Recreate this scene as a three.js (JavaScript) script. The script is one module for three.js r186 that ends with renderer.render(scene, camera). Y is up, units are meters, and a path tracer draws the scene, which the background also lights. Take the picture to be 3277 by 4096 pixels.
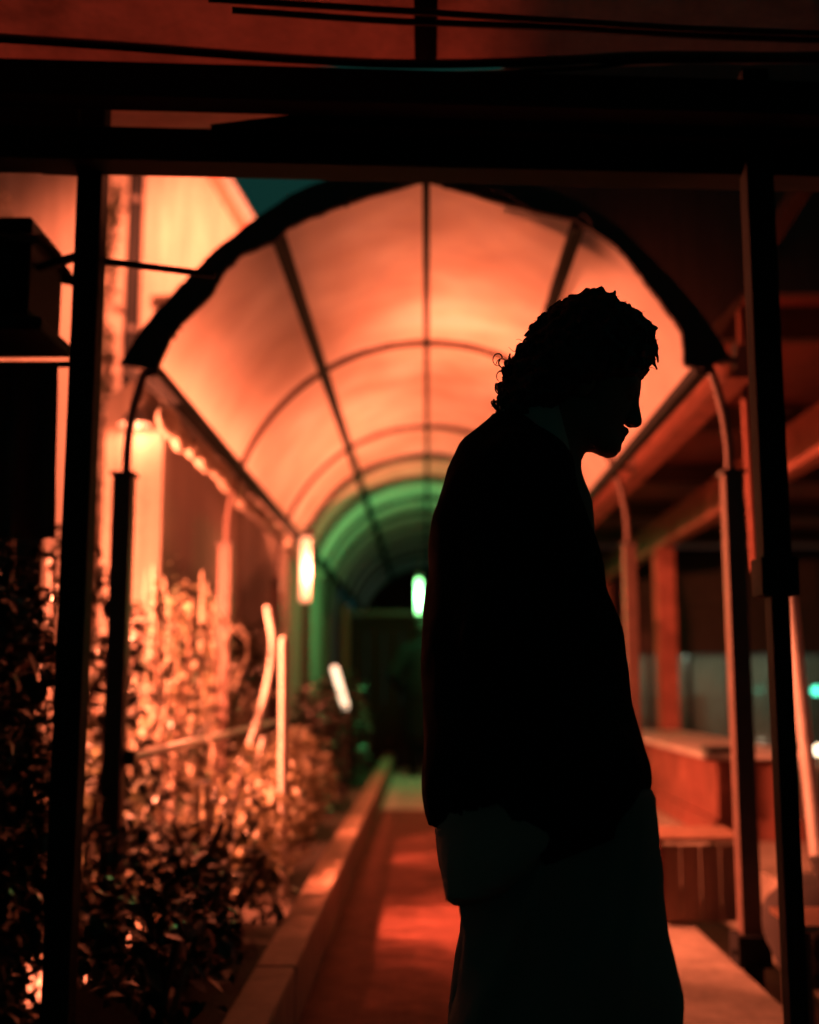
import * as THREE from 'three';
import { MarchingCubes } from 'three/addons/objects/MarchingCubes.js';
import { RoundedBoxGeometry } from 'three/addons/geometries/RoundedBoxGeometry.js';
import { mergeGeometries, mergeVertices } from 'three/addons/utils/BufferGeometryUtils.js';
import { ImprovedNoise } from 'three/addons/math/ImprovedNoise.js';

// ---------------------------------------------------------------- camera, sky, moonlight, exposure
const scene = new THREE.Scene();
const camera = new THREE.PerspectiveCamera(47.5, 819 / 1024, 0.1, 400);
camera.position.set(0, 1.0, 0);
camera.rotation.set(0.1467, 0.0151, 0, 'YXZ');
camera.focus = 2.15;
camera.userData.fStop = 1.55;
camera.updateProjectionMatrix();

const renderer = new THREE.WebGLRenderer({ antialias: true });
renderer.toneMapping = THREE.LinearToneMapping;
renderer.toneMappingExposure = 1.0;
renderer.shadowMap.enabled = true;
renderer.shadowMap.type = THREE.PCFSoftShadowMap;

{ // a clear night sky with the city's dim teal glow, the same all round
  const w = 64, h = 32, d = new Float32Array(w * h * 4);
  for (let j = 0; j < h; j++) for (let i = 0; i < w; i++) {
    const k = 1.0, o = (j * w + i) * 4;
    d[o] = 0.004 * k; d[o + 1] = 0.026 * k; d[o + 2] = 0.021 * k; d[o + 3] = 1;
  }
  const t = new THREE.DataTexture(d, w, h, THREE.RGBAFormat, THREE.FloatType);
  t.mapping = THREE.EquirectangularReflectionMapping; t.magFilter = THREE.LinearFilter; t.needsUpdate = true;
  scene.background = t; scene.environment = t;
}
const moon = new THREE.DirectionalLight(new THREE.Color(0.75, 0.95, 1), 0.004);
moon.position.set(6, 18, 9); moon.target.position.set(0, 0, -5); moon.castShadow = true;
Object.assign(moon.shadow.camera, { left: -15, right: 15, top: 15, bottom: -15, near: 1, far: 60 });
moon.shadow.mapSize.set(2048, 2048);
scene.add(moon, moon.target);

const SODIUM = new THREE.Color(1, 0.195, 0.088);
const GREEN = new THREE.Color(0.16, 1, 0.26);

// ---------------------------------------------------------------- helpers
let seed = 20417;
const rnd = () => { seed = (seed * 1664525 + 1013904223) % 4294967296; return seed / 4294967296; };
const rr = (a, b) => a + (b - a) * rnd();
const perlin = new ImprovedNoise();
const noise = (x, y, z) => perlin.noise(x, y, z);
const fbm = (x, y, z) => noise(x, y, z) * 0.55 + noise(x * 2.1, y * 2.1, z * 2.1 + 7) * 0.3 + noise(x * 4.3, y * 4.3, z * 4.3 + 3) * 0.15;
const V = (x, y, z) => new THREE.Vector3(x, y, z);

const used = new Map();
function numbered(n) { const k = used.get(n) || 0; used.set(n, k + 1); return k ? `${n}_${String(k).padStart(3, '0')}` : n; }
function tag(o, label, category, group, kind) {
  if (label) o.userData.label = label;
  if (category) o.userData.category = category;
  if (group) o.userData.group = group;
  if (kind) o.userData.kind = kind;
  return o;
}
function thing(name, label, category, pos = [0, 0, 0], group) {
  const o = new THREE.Group(); o.name = numbered(name); o.position.set(...pos); scene.add(o);
  return tag(o, label, category, group);
}
function part(name, geo, mat, parent, pos) {
  const m = new THREE.Mesh(geo, mat); m.name = parent === scene ? numbered(name) : name;
  if (pos) m.position.set(...pos);
  m.castShadow = m.receiveShadow = true; parent.add(m); return m;
}
const merge = (list) => mergeGeometries(list.map((g) => { const q = g.index ? g.toNonIndexed() : g; for (const k of Object.keys(q.attributes)) if (!['position', 'normal', 'uv'].includes(k)) q.deleteAttribute(k); return q; }));
const box = (x0, x1, y0, y1, z0, z1, r = 0.004) => {
  const g = new RoundedBoxGeometry(x1 - x0, y1 - y0, z1 - z0, 2, Math.min(r, (x1 - x0) / 3, (y1 - y0) / 3, (z1 - z0) / 3));
  g.translate((x0 + x1) / 2, (y0 + y1) / 2, (z0 + z1) / 2); return g;
};
const tube = (pts, r, seg = 24, rad = 8, tension = 0.5) => new THREE.TubeGeometry(new THREE.CatmullRomCurve3(pts.map((p) => V(...p)), false, 'catmullrom', tension), seg, r, rad, false);
const capped = (pts, r, seg = 24, rad = 8) => {
  const a = V(...pts[0]), b = V(...pts[pts.length - 1]);
  const s0 = new THREE.SphereGeometry(r, rad, 6); s0.translate(a.x, a.y, a.z);
  const s1 = new THREE.SphereGeometry(r, rad, 6); s1.translate(b.x, b.y, b.z);
  return merge([tube(pts, r, seg, rad), s0, s1]);
};
function bar(a, b, w, h = w, r = 0.003) { // a box section from a to b
  const A = V(...a), B = V(...b), L = A.distanceTo(B);
  const g = new RoundedBoxGeometry(w, h, L, 2, Math.min(r, w / 3, h / 3));
  const m = new THREE.Matrix4().lookAt(A, B, Math.abs(B.y - A.y) > 0.9 * L ? V(0, 0, 1) : V(0, 1, 0)); m.setPosition(A.clone().add(B).multiplyScalar(0.5));
  g.applyMatrix4(m); return g;
}
const extrude = (pts, z0, z1, bevel = 0.003) => {
  const s = new THREE.Shape(pts.map((p) => new THREE.Vector2(...p)));
  const g = new THREE.ExtrudeGeometry(s, { depth: z1 - z0, bevelEnabled: bevel > 0, bevelSize: bevel, bevelThickness: bevel, bevelSegments: 1, steps: 1, curveSegments: 4 });
  g.translate(0, 0, z0); return g;
};
const cyl = (r0, r1, h, seg, pos) => { const g = new THREE.CylinderGeometry(r0, r1, h, seg); g.translate(...pos); return g; };

// textures: grain and stains only
function grainTexture(size, fn, rep, srgb) {
  const d = new Uint8Array(size * size * 4);
  for (let j = 0; j < size; j++) for (let i = 0; i < size; i++) {
    const c = fn(i / size, j / size), o = (j * size + i) * 4;
    for (let k = 0; k < 3; k++) d[o + k] = Math.max(0, Math.min(255, (Array.isArray(c) ? c[k] : c) * 255));
    d[o + 3] = 255;
  }
  const t = new THREE.DataTexture(d, size, size, THREE.RGBAFormat);
  t.wrapS = t.wrapT = THREE.RepeatWrapping; t.magFilter = t.minFilter = THREE.LinearFilter;
  t.repeat.set(rep, rep); if (srgb) t.colorSpace = THREE.SRGBColorSpace; t.needsUpdate = true; return t;
}
// noise that tiles: blend of shifted copies
const tile = (f) => (u, v) => {
  const a = f(u, v), b = f(u - 1, v), c = f(u, v - 1), d = f(u - 1, v - 1);
  return (a * (1 - u) + b * u) * (1 - v) + (c * (1 - u) + d * u) * v;
};
const mottle = tile((u, v) => fbm(u * 7, v * 7, 2.5));
const speck = tile((u, v) => fbm(u * 40, v * 40, 9.1));
const streak = tile((u, v) => fbm(u * 30, v * 2.5, 5.2));
const texStain = grainTexture(256, (u, v) => 0.86 + 0.3 * mottle(u, v) + 0.12 * speck(u, v), 1, true);
const texBump = grainTexture(256, (u, v) => 0.5 + 0.5 * speck(u, v) + 0.3 * mottle(u, v), 1);
const texStreak = grainTexture(256, (u, v) => 0.86 + 0.28 * streak(u, v) + 0.1 * speck(u, v), 1, true);
const texWeave = grainTexture(128, (u, v) => 0.5 + 0.22 * Math.sin(u * 2 * Math.PI * 32) * Math.sin(v * 2 * Math.PI * 32) + 0.3 * speck(u, v), 1);
const texSheet = grainTexture(256, (u, v) => { const m = mottle(u, v); return [0.93 + 0.3 * m + 0.05 * speck(u, v), 0.9 + 0.38 * m + 0.05 * speck(u, v), 0.87 + 0.42 * m]; }, 1, true);
const rep = (t, n) => { const c = t.clone(); c.repeat.set(n, n); c.needsUpdate = true; return c; };
const lin = (r, g, b) => new THREE.Color().setRGB(r, g, b);
const std = (r, g, b, rough = 0.8, o = {}) => new THREE.MeshStandardMaterial({ color: lin(r, g, b), roughness: rough, ...o });
const phy = (r, g, b, rough = 0.8, o = {}) => new THREE.MeshPhysicalMaterial({ color: lin(r, g, b), roughness: rough, ...o });

const M = {
  blackSteel: phy(0.011, 0.012, 0.013, 0.8, { specularIntensity: 0.25, bumpMap: rep(texBump, 3), bumpScale: 0.0006 }),
  darkSteel: std(0.06, 0.05, 0.048, 0.55, { map: rep(texStain, 2) }),
  ribSteel: std(0.12, 0.07, 0.055, 0.6, { map: rep(texStain, 2), bumpMap: rep(texBump, 4), bumpScale: 0.0004 }),
  redPaint: phy(0.36, 0.145, 0.11, 0.8, { specularIntensity: 0.2, map: rep(texStain, 1), bumpMap: rep(texBump, 3), bumpScale: 0.0006 }),
  palePaint: std(0.72, 0.7, 0.64, 0.5, { map: rep(texStain, 2) }),
  sheet: phy(0.86, 0.8, 0.74, 1, { transmission: 0.72, thickness: 0, map: rep(texSheet, 0.45), side: THREE.DoubleSide }),
  redSheet: phy(0.72, 0.2, 0.15, 1, { transmission: 0.8, thickness: 0, map: rep(texStain, 1), side: THREE.DoubleSide }),
  darkCloth: std(0.022, 0.02, 0.02, 0.95, { bumpMap: rep(texWeave, 6), bumpScale: 0.001, side: THREE.DoubleSide }),
  creamCloth: phy(0.4, 0.34, 0.27, 1, { transmission: 0.25, thickness: 0, bumpMap: rep(texWeave, 6), bumpScale: 0.001 }),
  floorRed: phy(0.2, 0.075, 0.06, 0.9, { specularIntensity: 0.12, map: rep(texStain, 1.3), bumpMap: rep(texBump, 5), bumpScale: 0.001 }),
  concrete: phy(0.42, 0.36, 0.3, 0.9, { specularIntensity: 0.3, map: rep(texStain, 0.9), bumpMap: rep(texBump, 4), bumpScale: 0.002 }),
  paleConcrete: phy(0.58, 0.55, 0.5, 0.9, { specularIntensity: 0.3, map: rep(texStain, 0.9), bumpMap: rep(texBump, 4), bumpScale: 0.002 }),  // paler copy of the concrete, so lamplight shows stronger on it
  kerb: phy(0.4, 0.28, 0.21, 0.9, { specularIntensity: 0.3, map: rep(texStain, 1.1), bumpMap: rep(texBump, 4), bumpScale: 0.002 }),
  soil: std(0.05, 0.035, 0.025, 1, { map: rep(texStain, 2), bumpMap: rep(texBump, 2), bumpScale: 0.02 }),
  plaster: std(0.4, 0.36, 0.31, 0.9, { map: rep(texStreak, 0.5), bumpMap: rep(texBump, 2), bumpScale: 0.004 }),
  plasterShade: std(0.2, 0.15, 0.12, 0.9, { map: rep(texStreak, 0.4), bumpMap: rep(texBump, 2), bumpScale: 0.004 }),  // darker copy of the plaster for the shaded side of the outbuilding
  greyRoof: std(0.16, 0.17, 0.17, 0.5, { map: rep(texStreak, 0.6) }),
  rust: std(0.3, 0.1, 0.08, 0.85, { map: rep(texStain, 0.7) }),
  wood: std(0.4, 0.22, 0.15, 0.7, { map: rep(texStreak, 1), bumpMap: rep(texStreak, 1), bumpScale: 0.002 }),
  darkWood: std(0.06, 0.035, 0.028, 0.8, { map: rep(texStreak, 1) }),
  dullWood: phy(0.035, 0.016, 0.013, 0.9, { specularIntensity: 0.2, map: rep(texStreak, 1) }),  // wood darkened almost to black for the far end boards
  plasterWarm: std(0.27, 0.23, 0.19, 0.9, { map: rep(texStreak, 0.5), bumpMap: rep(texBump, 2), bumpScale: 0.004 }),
  plasterPale: std(0.42, 0.36, 0.31, 0.9, { map: rep(texStreak, 0.5), bumpMap: rep(texBump, 2), bumpScale: 0.004 }),
  plastic: std(0.015, 0.015, 0.016, 0.4),
  glass: phy(0.6, 0.7, 0.66, 0.1, { transmission: 0.9, thickness: 0 }),
  leafDim: phy(0.018, 0.024, 0.012, 0.36, { side: THREE.DoubleSide, transmission: 0.06, thickness: 0 }),  // darkened copy of the leaf, mostly for the unlit hedge
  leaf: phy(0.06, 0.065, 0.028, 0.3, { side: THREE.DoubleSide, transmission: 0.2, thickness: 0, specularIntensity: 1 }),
  leafLit: phy(0.34, 0.3, 0.18, 0.4, { side: THREE.DoubleSide, transmission: 0.45, thickness: 0 }),  // lightened copy of the leaf, for foliage shown as lamplit
  cane: std(0.62, 0.54, 0.42, 0.75, { map: rep(texStain, 3) }),
  twig: std(0.09, 0.06, 0.04, 0.9),
  jacket: phy(0.009, 0.01, 0.011, 1, { specularIntensity: 0.1, bumpMap: rep(texWeave, 10), bumpScale: 0.0008 }),
  shirt: std(0.22, 0.215, 0.18, 0.95, { bumpMap: rep(texWeave, 10), bumpScale: 0.0006 }),
  trousers: std(0.15, 0.147, 0.128, 0.95, { bumpMap: rep(texWeave, 10), bumpScale: 0.0008 }),
  skin: phy(0.2, 0.11, 0.08, 0.7, { specularIntensity: 0.4 }),
  hair: std(0.012, 0.009, 0.008, 0.6),
  shoe: std(0.03, 0.03, 0.03, 0.6),
};
const glow = (r, g, b, k) => new THREE.MeshStandardMaterial({ color: lin(0.8, 0.8, 0.8), roughness: 0.6, emissive: lin(r, g, b), emissiveIntensity: k });

// ---------------------------------------------------------------- ground and walkway
{
  const g = new THREE.PlaneGeometry(160, 160, 80, 80); g.rotateX(-Math.PI / 2);
  const p = g.attributes.position;
  for (let i = 0; i < p.count; i++) p.setY(i, -0.32 + 0.02 * fbm(p.getX(i) * 0.4, p.getZ(i) * 0.4, 1));
  for (let i = 0; i < p.count; i++) g.attributes.uv.setXY(i, p.getX(i) * 0.5, p.getZ(i) * 0.5);
  tag(part('ground', g, M.soil, scene), null, null, null, 'structure');
}
function metreUV(g, s = 1) { // uv in metres from the larger two axes of each face
  const p = g.attributes.position, n = g.attributes.normal, uv = g.attributes.uv;
  for (let i = 0; i < p.count; i++) {
    const ax = Math.abs(n.getX(i)), ay = Math.abs(n.getY(i)), az = Math.abs(n.getZ(i));
    if (ay >= ax && ay >= az) uv.setXY(i, p.getX(i) * s, p.getZ(i) * s);
    else if (ax >= az) uv.setXY(i, p.getZ(i) * s, p.getY(i) * s);
    else uv.setXY(i, p.getX(i) * s, p.getY(i) * s);
  }
  return g;
}
const slab = (n, m, ...b) => tag(part(n, metreUV(box(...b)), m, scene), null, null, null, 'structure');
slab('walkway', M.floorRed, -0.386, 0.62, -0.3, 0.0, -9.6, 1.5);
slab('glow_landing', M.paleConcrete, -0.386, 0.62, -0.3, 0.003, -21, -9.606);  // far floor coloured paler so the green lamp glow reads stronger
slab('lit_pale_strip', M.concrete, 0.624, 1.12, -0.3, -0.006, -16.5, 1.5);  // pale colour stands in for lamplight on the right of the deck
slab('planting_bed', M.soil, -1.1, -0.52, -0.31, 0.05, -14.2, 1.5);
{
  const k = thing('kerb', 'pale concrete kerb upstand along the planted side of the walkway', 'kerb');
  for (let i = 0; i < 16; i++) { // kerb stones with open joints
    const z1 = 1.4 - i * 1.0, z0 = z1 - 0.988;
    part('kerb_stone', metreUV(box(-0.513, -0.39, -0.3, 0.175 + rr(-0.003, 0.003), z0, z1, 0.012)), M.kerb, k);
  }
}
slab('added_slab', M.paleConcrete, -3.4, -1.14, -0.34, -0.285, -6.84, -4.9);  // pale slab added so gaps between the dark leaves show bright
slab('pavilion_floor', M.concrete, 1.62, 9, -0.3, 0.1, -15.2, -4.9);

// ---------------------------------------------------------------- barrel canopy over the walkway
const R = 1.16, CY = 1.84, ribZ = [-4.4, -6.68, -8.96, -11.24, -13.52, -15.8, -18.08, -20.36];
const arcPt = (a, r = R) => [Math.sin(a) * r, CY + Math.cos(a) * r];   // a from the crown
{
  const c = thing('barrel_canopy', 'arched canopy of glowing translucent sheet on curved steel ribs over the walkway', 'canopy');
  const aEave = Math.acos((2.22 - CY) / R);
  const purlinA = [-aEave, -0.56, 0, 0.56, aEave];
  ribZ.forEach((z, i) => {
    const pts = [];
    for (let k = 0; k <= 32; k++) { const a = -1.63 + 3.26 * k / 32, [x, y] = arcPt(a); pts.push([x, y, z]); }
    part('rib', tube(pts, i > 2 ? 0.042 : 0.018, 64, 8), i > 2 ? M.darkSteel : M.ribSteel, c);
    for (const s of [-1, 1]) {
      const post = part('post', metreUV(box(s * 1.165 - 0.037, s * 1.165 + 0.037, -0.32, 1.79, z - 0.037, z + 0.037, 0.006)), M.ribSteel, c);
      part('clamp', merge([box(s * 1.165 - 0.062, s * 1.165 + 0.062, 0.0, 0.11, z - 0.062, z + 0.062, 0.008), cyl(0.012, 0.012, 0.02, 8, [s * 1.165 - s * 0.066, 0.05, z + 0.03])]), M.blackSteel, post);
      part('cap', box(s * 1.165 - 0.047, s * 1.165 + 0.047, 1.79, 1.805, z - 0.047, z + 0.047, 0.003), M.darkSteel, post);
    }
  });
  for (const z of [-10.1, -12.38, -14.66, -16.94]) { // thin hoops added between the far ribs to break up the green glow
    const pts = []; for (let k = 0; k <= 28; k++) { const a = -1.24 + 2.48 * k / 28, [x, y] = arcPt(a, R - 0.01); pts.push([x, y, z]); }
    part('added_hoop', tube(pts, 0.032, 48, 8), M.darkSteel, c);
  }
  part('end_panel', extrude([[-1.1, 1.9], [1.1, 1.9], ...[...Array(25)].map((_, k) => arcPt(1.2 - 2.4 * k / 24, R - 0.03))], -20.3, -20.28, 0), M.dullWood, c);
  purlinA.forEach((a, i) => {
    const [x, y] = arcPt(a, R - 0.03);
    part('purlin', bar([x, y, ribZ[0] + 0.02], [x, y, ribZ[ribZ.length - 1] - 0.02], i === 2 ? 0.03 : 0.05), M.blackSteel, c);
  });
  // sheets, one for each bay and field, each slightly slack
  for (let b = 0; b < ribZ.length - 1; b++) for (let f = 0; f < 4; f++) {
    const z0 = ribZ[b] - 0.004, z1 = ribZ[b + 1] + 0.004, a0 = purlinA[f] + 0.003, a1 = purlinA[f + 1] - 0.003, nu = 14, nv = 14;
    const g = new THREE.PlaneGeometry(1, 1, nu, nv), p = g.attributes.position, uv = g.attributes.uv;
    for (let j = 0; j <= nv; j++) for (let i = 0; i <= nu; i++) {
      const u = i / nu, v = j / nv, a = a0 + (a1 - a0) * u, z = z0 + (z1 - z0) * v;
      const slack = -0.012 * Math.sin(Math.PI * u) * Math.sin(Math.PI * v) + 0.012 * fbm(u * 2.2 + b * 7, v * 6 + f * 5, 1.7) * Math.sin(Math.PI * u) + 0.004 * Math.sin((u * 1.3 - v) * 19 + b) * Math.pow(Math.sin(Math.PI * u), 2) * (1 - v) * (1 - v);
      const [x, y] = arcPt(a, R + 0.019 + slack), k = j * (nu + 1) + i;
      p.setXYZ(k, x, y, z); uv.setXY(k, a * R * 0.6, z * 0.6);
    }
    g.computeVertexNormals();
    part('canopy_panel', g, M.sheet, c);
  }
  // front edge: a dark weathered cloth flashing, wider at the shoulders, cut straight between purlins
  const outer = [[-1.19, 2.229], [-1.106, 2.372], [-0.999, 2.502], [-0.937, 2.573], [-0.821, 2.697], [-0.696, 2.798], [-0.538, 2.913], [-0.372, 2.985], [-0.184, 3.03], [0.005, 3.05], [0.192, 3.03], [0.379, 2.975], [0.583, 2.886], [0.749, 2.777], [0.893, 2.631], [1.017, 2.486], [1.104, 2.361], [1.167, 2.246]];
  const inner = [[1.062, 2.2], [0.995, 2.214], [0.986, 2.347], [0.901, 2.481], [0.819, 2.592], [0.743, 2.694], [0.688, 2.735], [0.587, 2.802], [0.322, 2.87], [0.092, 2.943], [0.023, 2.968], [-0.028, 2.968], [-0.281, 2.888], [-0.451, 2.824], [-0.542, 2.783], [-0.593, 2.723], [-0.718, 2.675], [-0.789, 2.605], [-0.846, 2.501], [-0.994, 2.344], [-1.045, 2.2]];
  const rough = (pts, amp) => { const out = []; pts.forEach((p, i) => { out.push(p); const q = pts[i + 1]; if (!q) return; const n = 5; for (let k = 1; k < n; k++) { const t = k / n; out.push([p[0] + (q[0] - p[0]) * t + rr(-amp, amp), p[1] + (q[1] - p[1]) * t + rr(-amp, amp)]); } }); return out; };
  part('front_flashing', extrude([...rough(outer, 0.003), ...rough(inner, 0.004)], -4.385, -4.36, 0.002), M.darkCloth, c);
  // loose frayed strips of the flashing
  for (const [x, y, dx, dy] of [[0.12, 2.96, 0.16, -0.05], [0.2, 2.92, 0.2, -0.06], [-0.3, 2.885, -0.015, -0.03], [0.6, 2.81, 0.05, -0.03], [-0.95, 2.36, -0.03, -0.04]])
    part('frayed_strip', tube([[x, y, -4.35], [x + dx * 0.4, y + dy * 0.2 + 0.012, -4.34], [x + dx, y + dy, -4.35]], 0.007, 10, 5), M.darkCloth, c);
  // the cloth gathered along the left eave in lumpy rolls
  for (let i = 0; i < 36; i++) {
    const z = -5.0 - i * 0.21 + rr(-0.05, 0.05), g = new THREE.IcosahedronGeometry(0.06, 3), p = g.attributes.position;
    for (let k = 0; k < p.count; k++) { const n = 1 + 0.25 * fbm(p.getX(k) * 18 + i, p.getY(k) * 18, p.getZ(k) * 18); p.setXYZ(k, p.getX(k) * n * 0.75, p.getY(k) * n, p.getZ(k) * n * 2.3); }
    const gm = mergeVertices(g.deleteAttribute('normal') && g); gm.computeVertexNormals();
    gm.rotateY(rr(-0.2, 0.2)); gm.translate(-1.16 + rr(-0.02, 0.02), 2.16 + rr(-0.02, 0.02), z);
    part('gathered_cloth', gm, M.creamCloth, c);
  }
}
// eaves beam on the right
{
  const b = thing('eaves_beam', 'red painted timber beam along the open eave of the arched canopy', 'beam');
  part('timber', metreUV(box(1.2, 1.3, 2.2, 2.335, -15.8, -4.5, 0.008)), M.redPaint, b);
  for (const z of ribZ.slice(0, 6)) part('bracket', merge([box(1.13, 1.2, 2.23, 2.25, z - 0.03, z + 0.03), box(1.195, 1.2, 2.21, 2.31, z - 0.03, z + 0.03)]), M.darkSteel, b);
}
{
  const r = thing('handrail', 'thin steel handrail fixed to the canopy posts on the planted side', 'railing');
  part('rail', capped([[-1.1, 0.73, -4.4], [-1.1, 0.727, -7], [-1.1, 0.73, -10], [-1.1, 0.73, -13.6]], 0.018, 40, 8), M.palePaint, r);
  for (const z of ribZ.slice(0, 5)) part('rail_bracket', box(-1.126, -1.085, 0.7, 0.755, z - 0.02, z + 0.02), M.darkSteel, r);
}

// ---------------------------------------------------------------- gate frame nearer the camera, with its awning
{
  const g = thing('gate_frame', 'black steel gate frame with deep header across the top of the view', 'gate frame', [0, 0, -2.9]);
  part('post', box(-0.913, -0.847, 0, 2.6, -0.033, 0.033), M.blackSteel, g);
  const pr = part('post', merge([box(0.83, 0.9, 1.25, 2.6, -0.035, 0.035), box(0.845, 0.89, 0, 1.25, -0.03, 0.03)]), M.blackSteel, g);
  part('sleeve', box(0.82, 0.912, 1.215, 1.31, -0.046, 0.046), M.blackSteel, pr);
  const slant = (m) => { m.rotation.y = 0.07; return m; };
  slant(part('header_beam', box(-1.5, 1.7, 2.325, 2.415, -0.05, 0.05), M.blackSteel, g));
  slant(part('upper_beam', box(-1.5, 1.7, 2.42, 2.51, 0.12, 0.2), M.blackSteel, g));
  slant(part('header_board', extrude([[-0.55, 2.4], [1.7, 2.4], [1.7, 2.54], [0.25, 2.54], [-0.1, 2.47]], 0.0, 0.1), M.blackSteel, g));
    part('gusset', extrude([[-1.35, 2.55], [-0.93, 2.55], [-0.93, 2.34], [-1.02, 2.345], [-1.13, 2.46], [-1.35, 2.5]], -0.02, 0.0), M.blackSteel, g);
  part('tie_bar', bar([-0.88, 2.115, -0.05], [-0.56, 2.075, -0.06], 0.016), M.blackSteel, g);
}
{
  const a = thing('awning', 'red translucent awning on dark bars overhead in front of the arched canopy', 'awning', [0, 2.6, -2.7]);
  const sheetAt = (x0, x1, z0, z1, y, sag) => {
    const nu = 26, nv = 14, g = new THREE.PlaneGeometry(1, 1, nu, nv), p = g.attributes.position, uv = g.attributes.uv;
    for (let j = 0; j <= nv; j++) for (let i = 0; i <= nu; i++) {
      const u = i / nu, v = j / nv, k = j * (nu + 1) + i, x = x0 + (x1 - x0) * u, z = z0 + (z1 - z0) * v;
      p.setXYZ(k, x, y - sag * Math.sin(Math.PI * u) * (0.4 + 0.6 * Math.sin(Math.PI * v)) + 0.02 * fbm(x * 3, z * 4, 3.3) + 0.2 * Math.max(0, z + 0.25), z); uv.setXY(k, x, z);
    }
    g.computeVertexNormals(); return g;
  };
  part('awning_panel', sheetAt(-1.5, -0.03, 1.3, -0.25, 0.07, 0.03), M.redSheet, a);
  part('awning_panel', sheetAt(0.03, 1.5, 1.3, -0.25, 0.07, 0.03), M.redSheet, a);
  { const g = sheetAt(-1.3, 1.4, -0.27, -0.8, 0.0, 0.01), p = g.attributes.position; for (let i = 0; i < p.count; i++) p.setY(i, p.getY(i) - 0.03 + 0.2 * (-p.getZ(i) - 0.27)); g.computeVertexNormals(); part('awning_panel', g, M.redSheet, a); }
  part('centre_bar', bar([0.0, 0.31, 1.3], [0.0, 0.02, -0.14], 0.058, 0.05), M.blackSteel, a);
  part('cross_bar', bar([-1.5, 0.0, 0.3], [1.5, 0.0, 0.3], 0.05, 0.04), M.blackSteel, a);
}
for (const [label, pts, r] of [
  ['long black cable slung under the awning across the whole view', [[-1.4, 2.585, -2.62], [-0.8, 2.56, -2.66], [-0.3, 2.545, -2.71], [0, 2.545, -2.735], [0.35, 2.555, -2.74], [0.6, 2.565, -2.74], [1.0, 2.56, -2.74], [1.5, 2.57, -2.72]], 0.013],
  ['thin black cable running beside the thicker one under the awning', [[-0.3, 2.53, -2.74], [0.1, 2.525, -2.745], [0.4, 2.54, -2.75], [0.62, 2.556, -2.75], [1.4, 2.545, -2.74]], 0.006],
  ['upper of two cables high under the awning beyond the centre bar', [[-0.5, 2.56, -2.47], [-0.2, 2.556, -2.5], [0.05, 2.555, -2.53], [0.35, 2.55, -2.56], [0.7, 2.55, -2.6], [1.5, 2.55, -2.66]], 0.009],
  ['lower of two cables high under the awning beyond the centre bar', [[-0.45, 2.55, -2.5], [-0.1, 2.545, -2.54], [0.05, 2.543, -2.55], [0.35, 2.545, -2.58], [0.7, 2.545, -2.62], [1.5, 2.545, -2.68]], 0.009],
]) tag(part('cable', tube(pts, r, 40, 6), M.plastic, scene), label, 'cable');

for (const [label, pts, r] of [
  ['thin red upright strip standing in for the lit edge of the gate post', [[1.38, 1.48, -4.9], [1.372, 2.0, -4.9], [1.365, 2.6, -4.9]], 0.017],
  ['pale leaning strip standing in for light on the gate post, farthest right', [[1.69, 0.1, -5.2], [1.655, 0.7, -5.2], [1.615, 1.37, -5.2]], 0.03],
]) tag(part('pole', capped(pts, r, 12, 10), r > 0.02 ? M.palePaint : M.redPaint, scene), label, 'pole');  // uprights added in place of the light along the right gate post
// ---------------------------------------------------------------- left: box, curtain
{
  const b = thing('hanging_cabinet', 'black cabinet with crumpled cover hanging beside the left gate post', 'cabinet', [-1.2, 1.92, -3.05]);
  part('case', box(-0.5, 0.145, 0.055, 0.32, -0.18, 0.1, 0.012), M.blackSteel, b);
  part('bracket', bar([0.1, 0.2, 0.0], [0.3, 0.2, 0.13], 0.02), M.blackSteel, b);
  part('door', box(-0.45, 0.115, 0.08, 0.3, 0.1, 0.112, 0.004), M.blackSteel, b);
  part('tray', merge([box(-0.5, 0.19, 0.0, 0.035, -0.16, 0.12, 0.01), box(-0.4, 0.1, 0.03, 0.06, -0.12, 0.08)]), M.blackSteel, b);
  const g = new THREE.PlaneGeometry(0.7, 0.36, 40, 20); g.rotateX(-Math.PI / 2); const p = g.attributes.position;
  for (let i = 0; i < p.count; i++) p.setY(i, 0.36 - 0.07 * Math.max(0, (p.getX(i) + 0.0) / 0.3) + 0.05 * fbm(p.getX(i) * 9, p.getZ(i) * 9, 4) - 0.06 * Math.pow(Math.abs(p.getZ(i)) / 0.18, 4));
  g.computeVertexNormals(); g.translate(-0.18, 0, -0.04); part('cover', g, M.darkCloth, b);
}
{
  const c = thing('curtain', 'dim rust red curtain hanging under the black cabinet', 'curtain', [-1.33, 1.4, -3.2]);
  const nu = 60, nv = 10, g = new THREE.PlaneGeometry(0.75, 0.5, nu, nv), p = g.attributes.position;
  for (let i = 0; i < p.count; i++) { const x = p.getX(i), y = p.getY(i); p.setXYZ(i, x * (1 - 0.06 * (y + 0.5)) - 0.07, y + 0.25, 0.02 * Math.sin(x * 55 + 2 * fbm(x * 4, y * 2, 1)) ); }
  g.computeVertexNormals(); part('cloth', g, std(0.22, 0.07, 0.06, 0.95, { side: THREE.DoubleSide, map: rep(texStreak, 1), bumpMap: rep(texWeave, 8), bumpScale: 0.001 }), c);
  part('rod', capped([[-0.5, 0.5, 0], [0.33, 0.5, 0]], 0.01, 4, 8), M.darkSteel, c);
}

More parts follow.
